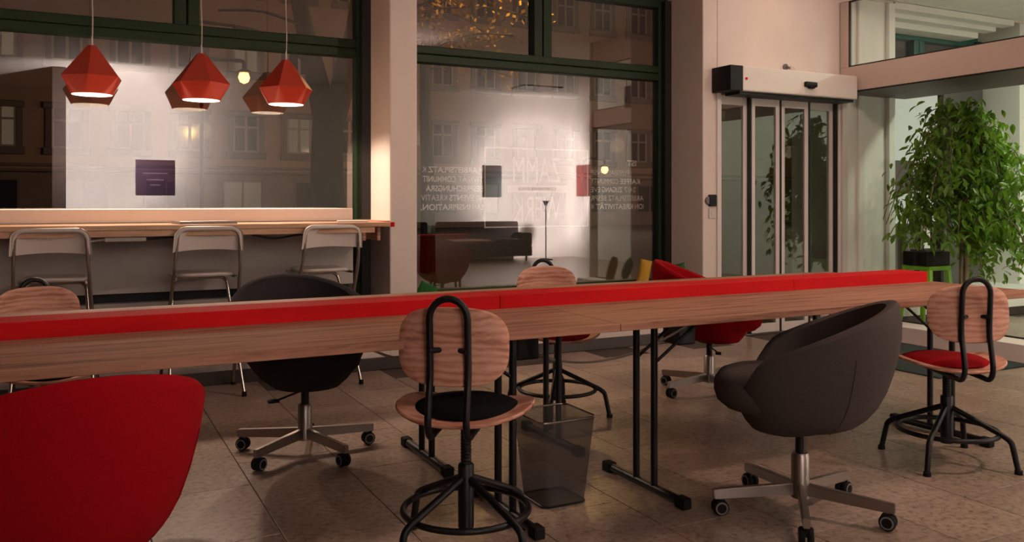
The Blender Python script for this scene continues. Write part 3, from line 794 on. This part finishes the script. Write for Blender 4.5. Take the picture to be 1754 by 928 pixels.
# cables below the tables
b = BM(); sweep(b, smooth_path([(1.55, 3.5, .70), (1.62, 3.62, .62), (1.80, 3.7, .5), (2.05, 3.76, .42), (2.32, 3.76, .36), (2.62, 3.72, .39), (2.92, 3.66, .52), (3.08, 3.6, .66), (3.12, 3.58, .71)], 8), .006, 7)
tag(obj('hanging_cable', b, M['cable']), 'grey cable looping between the legs below the right tables', 'cable')
b = BM(); sweep(b, smooth_path([(.18, 3.6, .70), (.3, 3.9, .50), (.52, 3.95, .53), (.70, 3.75, .66), (.86, 3.6, .70), (.98, 3.6, .64), (1.12, 3.62, .56), (1.25, 3.62, .5), (1.34, 3.6, .49), (1.45, 3.6, .56), (1.5, 3.6, .695)], 8), .006, 7)
tag(obj('hanging_cable', b, M['cable']), 'grey cable drooping under the left tables past the dark chair', 'cable')
for lab, x in (('black cable box hanging under the far table by the wire basket', 1.99), ('black cable box hanging under the far table by the red chair', 2.965)):
    o = tag(obj('cable_box', bx(-.06, .06, -.07, .07, -.305, -.0005, bev=.01), M['black_plastic'], smooth=False), lab, 'cable box', 'cable boxes under the far tables')
    o.location = (x, 3.78, .713)
    obj('tray', bx(-.2, .06, -.075, .075, -.03, -.0006, bev=.004), M['black_plastic'], o, False)

# ------------------------------------------------------------------ upholstered swivel tub chairs
def tub_chair(label, loc, alpha, base_ang, fab, group='upholstered swivel tub chairs'):
    t = thing('swivel_tub_chair', label, 'chair', (loc[0], loc[1], 0), R(-alpha), group)
    prof = [(.0, .0), (.10, .004), (.165, .022), (.212, .055), (.250, .10), (.280, .155), (.304, .225), (.323, .30), (.335, .38), (.334, .44), (.322, .51)]
    def rad(z):
        z = max(0, min(z, .51))
        for (r0, z0), (r1, z1) in zip(prof, prof[1:]):
            if z <= z1: return r0 + (r1 - r0) * (z - z0) / max(z1 - z0, 1e-6)
        return prof[-1][0]
    zb = .322
    na = 56
    def rimz(th):                         # th = 0 at the back (-Y)
        back = .30 * cos(th)
        z = .806 - (.30 - back) * .45
        d = abs(((th + pi) % (2 * pi)) - pi)
        k = min(1, max(0, (d - 1.95) / .75)); k = k * k * (3 - 2 * k)
        return z * (1 - k) + .455 * k
    rings = []
    b = BM()
    us = [0.0, .02, .06, .12, .2, .3, .42, .55, .68, .8, .9, .96, 1.0]
    for j in range(na):
        th = 2 * pi * j / na
        zr = rimz(th) - zb
        dx, dy = sin(th), -cos(th)
        col = []
        sc2 = 1.0 + .05 * max(0, -cos(th)) ** 2
        for u in us[1:]:
            z = zr * u ** 1.25
            r = rad(z + .035 * max(0, .2 - cos(th)) * (1 - u)) * sc2
            col.append(Vector((dx * r, dy * r - .02, zb + z)))
        ro_ = rad(zr) * sc2
        col.append(Vector((dx * (ro_ - .012), dy * (ro_ - .012) - .02, zb + zr + .014)))
        col.append(Vector((dx * (ro_ - .030), dy * (ro_ - .030) - .02, zb + zr + .012)))
        for u in (1.0, .93, .8, .65, .5):
            z = zr * u
            if zb + z < .40: z = .40 - zb
            r = max(rad(z) * sc2 - .046, .05)
            col.append(Vector((dx * r, dy * r - .02, zb + z)))
        rings.append([b.verts.new(v) for v in col])
    c0 = b.verts.new((0, -.02, zb))
    c1 = b.verts.new((0, -.02, .40))
    for j in range(na):
        A, B = rings[j], rings[(j + 1) % na]
        b.faces.new((c0, A[0], B[0]))
        for a0, a1, b0, b1 in zip(A, A[1:], B, B[1:]): b.faces.new((a0, a1, b1, b0))
        b.faces.new((A[-1], c1, B[-1]))
    obj('shell', b, fab, t)
    # seam running over the sides of the shell
    for s in (-1, 1):
        b = BM(); pts = []
        for i in range(14):
            z = .02 + .30 * i / 13; th = s * 1.02
            r = rad(z) + .0005
            pts.append((sin(th) * r, -cos(th) * r - .02, zb + z))
        sweep(b, pts, .0018, 5)
        obj('seam', b, fab, t)
    b = BM()
    def fz(x, y): return 0.0
    k = 40; rs = []
    for s, dz in ((.55, .085), (.80, .080), (.93, .066), (1.0, .035), (1.0, .0), (.96, -.035), (.85, -.06)):
        ring = []
        for j in range(k):
            th = 2 * pi * j / k
            cx, sy = cos(th), sin(th)
            x = s * .245 * math.copysign(abs(cx) ** .8, cx); y = .045 + s * .275 * math.copysign(abs(sy) ** .8, sy)
            x *= 1 - .12 * max(0, y / .32)
            ring.append(b.verts.new((x, y, .462 + dz)))
        rs.append(ring)
    for A, B in zip(rs, rs[1:]):
        for j in range(k): b.faces.new((A[j], A[(j + 1) % k], B[(j + 1) % k], B[j]))
    b.faces.new(rs[0]); b.faces.new(rs[-1])
    obj('seat_cushion', b, fab, t)
    b = BM(); cyl(b, (0, 0, .20), (0, 0, .326), .0185, 18); lathe(b, [(0, 0), (.07, 0), (.09, .016), (0, .017)], 20, (0, 0, .311)); obj('gas_lift', b, M['black_metal'], t)
    b = BM(); lathe(b, [(0, .062), (.034, .062), (.034, .222), (.028, .232), (0, .232)], 24); obj('column', b, M['steel'], t)
    b = BM(); cyl(b, (.03, .0, .29), (.15, .05, .272), .005, 8); box(b, .14, .19, .035, .07, .265, .278, bev=.004); obj('lever', b, M['black_plastic'], t)
    for k in range(5):
        a = base_ang + R(alpha) + k * 2 * pi / 5
        rot = Matrix.Rotation(a, 4, 'Z')
        b = BM()
        v = [(.02, -.0125, .072), (.335, -.0125, .062), (.335, .0125, .062), (.02, .0125, .072), (.02, -.0125, .118), (.335, -.0125, .098), (.335, .0125, .098), (.02, .0125, .118)]
        vv = [b.verts.new(q) for q in v]
        for f in ((0, 1, 2, 3), (4, 5, 6, 7), (0, 1, 5, 4), (1, 2, 6, 5), (2, 3, 7, 6), (3, 0, 4, 7)): b.faces.new([vv[i] for i in f])
        bmesh.ops.bevel(b, geom=b.edges[:], offset=.003, segments=2, affect='EDGES')
        xform(b, rot); lg = obj('leg', b, M['steel'], t)
        b = BM()
        for e in (-1, 1):
            lathe(b, [(.0, -.010), (.026, -.010), (.030, -.005), (.030, .005), (.026, .010), (0, .010)], 18, (.310, e * .014, .0305), 'y')
        cyl(b, (.322, 0, .03), (.322, 0, .066), .008, 8)
        xform(b, rot); cs = obj('caster', b, M['rubber'], lg)
        b = BM()
        for e in (-1, 1): lathe(b, [(.018, e * .0245), (.024, e * .0252), (.022, e * .0268), (.018, e * .0262), (.018, e * .0245)], 16, (.310, 0, .0305), 'y', False)
        box(b, .300, .326, -.004, .004, .05, .064)
        xform(b, rot); obj('caster_rim', b, M['grey_plastic'], lg)
    return t
def cang(phi): return -R(27.1) - R(phi)
tub_chair('grey tub chair with star base standing at the near right of the tables', (2.467, 2.41), -43, cang(105), M['grey_fabric'])
tub_chair('charcoal tub chair facing the camera behind the left tables', (.978, 4.06), 176, cang(44), M['dark_fabric'])
tub_chair('large red tub chair seen from behind at the near left table', (-.045, 2.30), -14, cang(30), M['red_fabric'])
tub_chair('red tub chair turned sideways behind the far right table', (3.53, 4.20), 130, cang(5), M['red_fabric'])

# ------------------------------------------------------------------ wooden swivel work chairs
def work_chair(label, loc, alpha, base_ang, dz, cushion):
    t = thing('wooden_swivel_chair', label, 'chair', (loc[0], loc[1], 0), R(-alpha), 'wooden swivel chairs with black tube frames')
    zs = .455 + dz
    b = BM(); superdisc(b, .232, .215, 2.5, .013, lambda x, y: .034 * (x / .23) ** 2 + .012 * (y / .2) * abs(y / .2) * 0, 8, 44, .004)
    xform(b, Matrix.Translation((0, 0, zs))); obj('seat', b, M['ash'], t)
    b = BM(); lathe(b, [(0, .040), (.10, .040), (.155, .034), (.180, .022), (.184, .014), (.178, .009), (0, .009)], 36, (0, .015, zs)); obj('seat_cushion', b, cushion, t)
    b = BM(); superdisc(b, .181, .124, 3.0, .011, lambda x, y: .045 * (x / .18) ** 2, 7, 48, .004)
    xform(b, Matrix.Translation((0, -.222, zs + .255)) @ Matrix.Rotation(R(-4), 4, 'X') @ Matrix(((1, 0, 0, 0), (0, 0, 1, 0), (0, 1, 0, 0), (0, 0, 0, 1))))
    obj('backrest', b, M['ash'], t)
    hw = .061
    path = []
    side = [(.06, -.022), (-.16, -.026), (-.235, -.024), (-.262, .02), (-.252, .09), (-.236, .17), (-.238, .26), (-.243, .345)]
    left = smooth_path([(-hw, y, zs + z) for y, z in side], 5)
    arc = [(-hw * cos(a), -.243 - .004 * sin(a), zs + .345 + hw * 1.05 * sin(a)) for a in [pi * i / 12 for i in range(1, 12)]]
    right = smooth_path([(hw, y, zs + z) for y, z in side], 5)[::-1]
    b = BM(); sweep(b, left + [Vector(q) for q in arc] + right, .0115, 12); obj('back_frame', b, M['black_metal'], t)
    for s in (-1, 1):
        b = BM(); cyl(b, (s * hw, -.245, zs + .245), (s * (hw - .03), -.221, zs + .245), .009, 10); obj('bolt', b, M['black_metal'], t)
    b = BM(); box(b, -.085, .085, -.12, .12, zs - .020, zs - .008, bev=.003); obj('seat_plate', b, M['black_metal'], t, False)
    b = BM(); cyl(b, (0, 0, .15), (0, 0, zs - .012), .0175, 18)
    for i in range(10): lathe(b, [(.0175, 0), (.0192, .003), (.0175, .006)], 16, (0, 0, .31 + i * .011))
    obj('screw_post', b, M['black_metal'], t)
    b = BM(); lathe(b, [(0, .085), (.027, .085), (.027, .295), (.024, .30), (0, .30)], 24); obj('sleeve', b, M['black_metal'], t)
    for k in range(4):
        a = base_ang + R(alpha) + k * pi / 2
        b = BM(); sweep(b, fillet([(.02, 0, .25), (.232, 0, .155), (.262, 0, .135), (.288, 0, .014)], .05, 6), .0125, 10)
        xform(b, Matrix.Rotation(a, 4, 'Z')); lg = obj('leg', b, M['black_metal'], t)
        b = BM(); lathe(b, [(0, 0.0005), (.017, .0005), (.016, .018), (0, .018)], 12, (.289, 0, 0)); xform(b, Matrix.Rotation(a, 4, 'Z')); obj('rubber_foot', b, M['rubber'], lg)
    b = BM(); sweep(b, [(.212 * cos(2 * pi * i / 40), .212 * sin(2 * pi * i / 40), .148) for i in range(40)], .011, 10, closed=True); obj('foot_ring', b, M['black_metal'], t)
    return t
work_chair('wooden swivel chair with round black cushion in the centre foreground', (1.186, 2.70 - .04), 37, cang(45), .02, M['black_fabric'])
work_chair('wooden swivel chair with round red cushion at the right table end', (3.556, 2.587), 26, cang(42), -.01, M['red_fabric'])
work_chair('wooden swivel chair facing the window behind the far tables', (2.396, 4.13), 190, cang(10), -.02, M['red_fabric'])
work_chair('wooden swivel chair half hidden behind the far left table end', (-.11, 4.37), 168, cang(20), -.045, M['black_fabric'])

# ------------------------------------------------------------------ folding bar stools
def make_stool():
    t = thing('folding_stool', '', 'stool', (0, 0, 0), 0, 'folding bar stools along the counter')
    r = .0105; A = .185; B = .225
    b = BM()
    sweep(b, fillet([(-B, .40, .012), (-A, -.005, .80), (-A + .012, -.035, 1.025), (A - .012, -.035, 1.025), (A, -.005, .80), (B, .40, .012)], .055, 6), r, 10)
    obj('main_frame', b, M['chrome'], t)
    b = BM()
    sweep(b, fillet([(-B + .01, .02, .012), (-A + .025, .30, .71), (A - .025, .30, .71), (B - .01, .02, .012)], .05, 6), r, 10)
    obj('rear_legs', b, M['chrome'], t)
    b = BM(); cyl(b, (-.205, .10, .22), (.205, .10, .22), .008, 8); cyl(b, (-.208, .31, .20), (.208, .31, .20), .008, 8); obj('foot_rest', b, M['chrome'], t)
    # moulded back, wraps over the tube
    b = BM()
    n = 16; rows_ = []
    for i in range(9):
        v = i / 8; z = .888 + .150 * v
        hw = A + .016 - .010 * v
        if v > .7: hw -= .045 * ((v - .7) / .3) ** 2
        row = []
        for j in range(n + 1):
            u = -1 + 2 * j / n
            dip = .014 * (1 - u * u) * (1 - v)
            row.append((u * hw, -.012 - .022 * v + .028 * (1 - u * u) - (.012 if abs(u) > .99 else 0), z + dip))
        rows_.append(row)
    F = [[b.verts.new((x, y + .008, z)) for x, y, z in row] for row in rows_]
    K = [[b.verts.new((x, y - .006, z)) for x, y, z in row] for row in rows_]
    for G in (F, K):
        for r0, r1 in zip(G, G[1:]):
            for j in range(n): b.faces.new((r0[j], r0[j + 1], r1[j + 1], r1[j]))
    for j in range(n):
        b.faces.new((F[0][j], F[0][j + 1], K[0][j + 1], K[0][j])); b.faces.new((F[-1][j], F[-1][j + 1], K[-1][j + 1], K[-1][j]))
    for i in range(8):
        for j in (0, n): b.faces.new((F[i][j], F[i + 1][j], K[i + 1][j], K[i][j]))
    # rolled edge over the top tube
    sweep(b, fillet([(-A - .003, -.012, .895), (-A + .010, -.035, 1.027), (A - .010, -.035, 1.027), (A + .003, -.012, .895)], .055, 6), .0145, 10)
    obj('backrest', b, M['white_plastic'], t)
    b = BM(); superdisc(b, .168, .165, 4.0, .022, lambda x, y: .010 * (y / .16) ** 2 - .004, 6, 40, .008); xform(b, Matrix.Translation((0, .20, .742))); obj('seat', b, M['white_plastic'], t)
    b = BM()
    for s in (-1, 1): box(b, s * .172 - .006, s * .172 + .006, .05, .34, .722, .737)
    obj('seat_rail', b, M['chrome'], t, False)
    for x, y in ((-B, .40), (B, .40), (-B + .01, .02), (B - .01, .02)):
        b = BM(); lathe(b, [(0, .0005), (.016, .0005), (.014, .03), (0, .03)], 12, (x, y, 0)); obj('rubber_foot', b, M['rubber'], t)
    return t
s0 = make_stool()
for i, (x, y, rz, lab) in enumerate(((-.105, 5.37, -3, 'white folding bar stool leftmost at the pine counter'),
                                     (.716, 5.37, 2, 'white folding bar stool in the middle of the counter'),
                                     (1.457, 5.37, 6, 'white folding bar stool nearest the pillar at the counter'))):
    o = s0 if i == 0 else copy_tree(s0)
    o.location = (x, y, 0); o.rotation_euler = (0, 0, R(rz)); o['label'] = lab

# ------------------------------------------------------------------ waste basket
wb = thing('waste_basket', 'square tapered wire mesh waste basket on the floor under the tables', 'waste basket', (1.71, 2.977, 0))
b = BM()
def ringsq(h, z, rc=.03):
    out = []
    for sx, sy in ((1, 1), (-1, 1), (-1, -1), (1, -1)):
        base = math.atan2(sy, sx) - pi / 4
        for i in range(5):
            a = base + (pi / 2) * i / 4
            out.append((sx * (h - rc) + rc * cos(a), sy * (h - rc) + rc * sin(a), z))
    return out
b2 = [ [b.verts.new(q) for q in ringsq(.096 + .030 * s, .004 + .336 * s)] for s in (0, .33, .66, 1)]
for A, B in zip(b2, b2[1:]):
    for j in range(len(A)): b.faces.new((A[j], A[(j + 1) % len(A)], B[(j + 1) % len(A)], B[j]))
obj('mesh_wall', b, M['wire'], wb)
b = BM(); q = [b.verts.new(v) for v in ringsq(.096, .006)]; b.faces.new(q)
q2 = [b.verts.new(v) for v in ringsq(.096, .0005)]; b.faces.new(q2)
for j in range(len(q)): b.faces.new((q[j], q[(j + 1) % len(q)], q2[(j + 1) % len(q)], q2[j]))
obj('bottom', b, M['dark_panel'], wb, False)
b = BM(); sweep(b, ringsq(.127, .340), .0045, 8, closed=True); obj('rim', b, M['chrome'], wb)
b = BM(); sweep(b, ringsq(.097, .006), .004, 6, closed=True); obj('base_wire', b, M['black_metal'], wb)

# ------------------------------------------------------------------ bits on the sill of the right window
def pillow(name, loc, rot, sx, sy, sz, m, label, stripe=None):
    b = BM(); n = 12
    T_, B_ = [], []
    for i in range(n + 1):
        rt, rb_ = [], []
        for j in range(n + 1):
            u, v = -1 + 2 * i / n, -1 + 2 * j / n
            k = ((1 - abs(u) ** 2.4) * (1 - abs(v) ** 2.4)) ** .5
            pin = 1 - .07 * (abs(u * v))
            x, y = u * sx * pin * (1 - .06 * (1 - v * v)), v * sy * pin * (1 - .06 * (1 - u * u))
            edge = i in (0, n) or j in (0, n)
            vt = b.verts.new((x, y, sz * k))
            rt.append(vt); rb_.append(vt if edge else b.verts.new((x, y, -sz * k)))
        T_.append(rt); B_.append(rb_)
    for G in (T_, B_):
        for i in range(n):
            for j in range(n): b.faces.new((G[i][j], G[i + 1][j], G[i + 1][j + 1], G[i][j + 1]))
    o = tag(obj(name, b, m), label, 'cushion'); o.location = loc; o.rotation_euler = [R(a) for a in rot]
    if stripe:
        b = BM(); sweep(b, [(-sx * .9, -sy * .95, .012), (-sx * .3, -sy * .97, .012), (sx * .4, -sy * .97, .012), (sx * .9, -sy * .95, .012)], .012, 6)
        obj('piping', b, stripe, o)
    return o
pillow('cushion', (2.36, 6.02, .505), (68, 24, -25), .075, .075, .035, M['green'], 'small green cushion with a pale edge beside the pillar', M['paper'])
pillow('cushion', (4.42, 6.12, .56), (80, 12, -30), .055, .13, .04, M['yellow'], 'yellow cushion standing in the right corner of the window sill')
pillow('cushion', (4.685, 5.985, .545), (70, -18, -60), .08, .11, .04, M['green'], 'green cushion at the sill beside the door wall', M['paper'])

# ------------------------------------------------------------------ beyond the glass: weeping fig, lime stool, box
ft = thing('potted_fig_tree', 'tall leafy weeping fig tree standing behind the glass partition', 'plant', (7.05, 4.95, 0))
b = BM(); lathe(b, [(0, .0005), (.17, .0005), (.20, .30), (.215, .32), (.215, .36), (.195, .36), (.19, .31), (0, .31)], 32); obj('pot', b, M['frame_teal'], ft)
b = BM(); lathe(b, [(0, .312), (.10, .322), (.188, .312)], 24); obj('soil', b, M['wall_dark'], ft)
b = BM()
trunk = smooth_path([(0, 0, .30), (.015, .0, .7), (-.01, .01, 1.1), (.01, 0, 1.5), (0, .01, 1.85)], 6)
sweep(b, trunk, [.026 - .0006 * i for i in range(len(trunk))], 10)
for s in (1, -1):
    t2_ = smooth_path([(.03 * s, .02, .30), (.035 * s, .01, .8), (-.02 * s, -.02, 1.2), (.10 * s, .05, 1.6)], 5)
    sweep(b, t2_, .013, 8)
obj('trunk', b, M['bark'], ft)
rnd = random.Random(21)
RX, RYv = Vector((cos(R(27.1)), -sin(R(27.1)), 0)), Vector((sin(R(27.1)), cos(R(27.1)), 0))
tw = BM(); leaves = []
# main boughs: spread (lateral, depth), start height, tip height
boughs = []
for k in range(78):
    zz = rnd.uniform(.75, 1.95)
    a = rnd.uniform(0, 2 * pi)
    reach = rnd.uniform(.25, .78) * (1.0 - .55 * max(0, (zz - 1.45) / .5))
    boughs.append((zz, a, reach))
def crown_ok(lat, z):
    # asymmetric outline: bulges low on both sides, narrow at the crown
    if z > 2.12 or z < .50: return False
    if lat < -.12 and z < .80 and lat > -.62: return False
    lim_l = -.42 - .42 * max(0, min(1, (1.95 - z) / .8)) if z > 1.0 else -.80 + .55 * (1.0 - z) / .5
    lim_r = .15 + .75 * max(0, min(1, (2.0 - z) / .28)) if z > .75 else .6
    if z > 1.9: lim_l = -.40
    return lim_l < lat < lim_r
for zz, a, reach in boughs:
    d = RX * cos(a) * reach + RYv * sin(a) * reach * .55
    p0 = Vector((0, 0, zz)); rise = rnd.uniform(.02, .28)
    pts = smooth_path([p0, p0 + d * .45 + Vector((0, 0, rise)), p0 + d * .85 + Vector((0, 0, rise * .6)), p0 + d * 1.1 + Vector((0, 0, rise * .2 - rnd.uniform(.1, .38)))], 6)
    keep = []
    for q in pts:
        if keep and not crown_ok(q.dot(RX), q.z + .03): break
        keep.append(q)
    if len(keep) < 5: continue
    sweep(tw, keep, .0042, 5)
    for q in keep[4:]:
        for _ in range(2):
            side = Vector((rnd.gauss(0, .10), rnd.gauss(0, .10), rnd.uniform(-.20, .08)))
            e = q + side
            for f in (.5, 1.0):
                c = q + side * f + Vector((rnd.gauss(0, .02), rnd.gauss(0, .02), rnd.gauss(0, .02)))
                lat = c.dot(RX)
                if not crown_ok(lat, c.z): continue
                if c.x < -.52: continue
                leaves.append((c, rnd.uniform(0, 2 * pi), rnd.uniform(-1.25, -.15), rnd.uniform(-.7, .7), rnd.uniform(.85, 1.35)))
obj('branches', tw, M['bark'], ft)
def leaf_verts():
    L_, W_ = .082, .017
    return [(0, 0, 0), (.25 * L_, -W_ * .85, .004), (.55 * L_, -W_, .003), (.8 * L_, -W_ * .55, -.003), (L_, 0, -.012),
            (.8 * L_, W_ * .55, -.003), (.55 * L_, W_, .003), (.25 * L_, W_ * .85, .004), (.30 * L_, 0, -.002), (.62 * L_, 0, -.003)]
LF = [(0, 1, 8), (0, 8, 7), (1, 2, 9, 8), (8, 9, 6, 7), (2, 3, 9), (9, 5, 6), (3, 4, 9), (9, 4, 5)]
base_leaf = leaf_verts()
camp = Vector((0, 0, 1.186)) - Vector((7.05, 4.95, 0))
leaves.sort(key=lambda q: (q[0] - camp).length)
lm = None; bulk = BM()
for i, (c, yaw, pit, roll, s) in enumerate(leaves):
    mtx = Matrix.Translation(c) @ Matrix.Rotation(yaw, 4, 'Z') @ Matrix.Rotation(-pit, 4, 'Y') @ Matrix.Rotation(roll, 4, 'X') @ Matrix.Scale(s, 4)
    if i < 290:
        if lm is None:
            b = BM(); vv = [b.verts.new(v) for v in base_leaf]
            for f in LF: b.faces.new([vv[k] for k in f])
            o = obj('leaf', b, M['leaf'], ft); lm = o.data
        else:
            o = bpy.data.objects.new('leaf', lm); C.objects.link(o); o.parent = ft
        o.matrix_local = mtx
    else:
        vv = [bulk.verts.new(mtx @ Vector(v)) for v in base_leaf]
        for f in LF: bulk.faces.new([vv[k] for k in f])
o = obj('foliage', bulk, M['leaf'], ft); o['kind'] = 'stuff'
print('LEAVES', len(leaves), 'TILES', ntile)

ls = thing('lime_stool', 'lime green plastic stool behind the glass left of the fig tree', 'stool', (7.00, 5.30, 0))
b = BM(); box(b, -.15, .15, -.15, .15, .56, .60, bev=.012); obj('seat', b, M['lime'], ls)
for sx in (-1, 1):
    for sy in (-1, 1):
        b = BM(); sweep(b, [(sx * .125, sy * .125, .565), (sx * .165, sy * .165, .001)], [.030, .022], 8); obj('leg', b, M['lime'], ls)
pb = tag(obj('printer', bx(-.16, .16, -.13, .13, .0005, .13, bev=.012), M['black_plastic'], smooth=False), 'black desktop printer on the lime green stool', 'printer')
pb.location = (7.00, 5.30, .60)
obj('paper_tray', bx(-.12, .12, -.10, .08, .131, .15, bev=.003), M['grey_plastic'], pb, False)
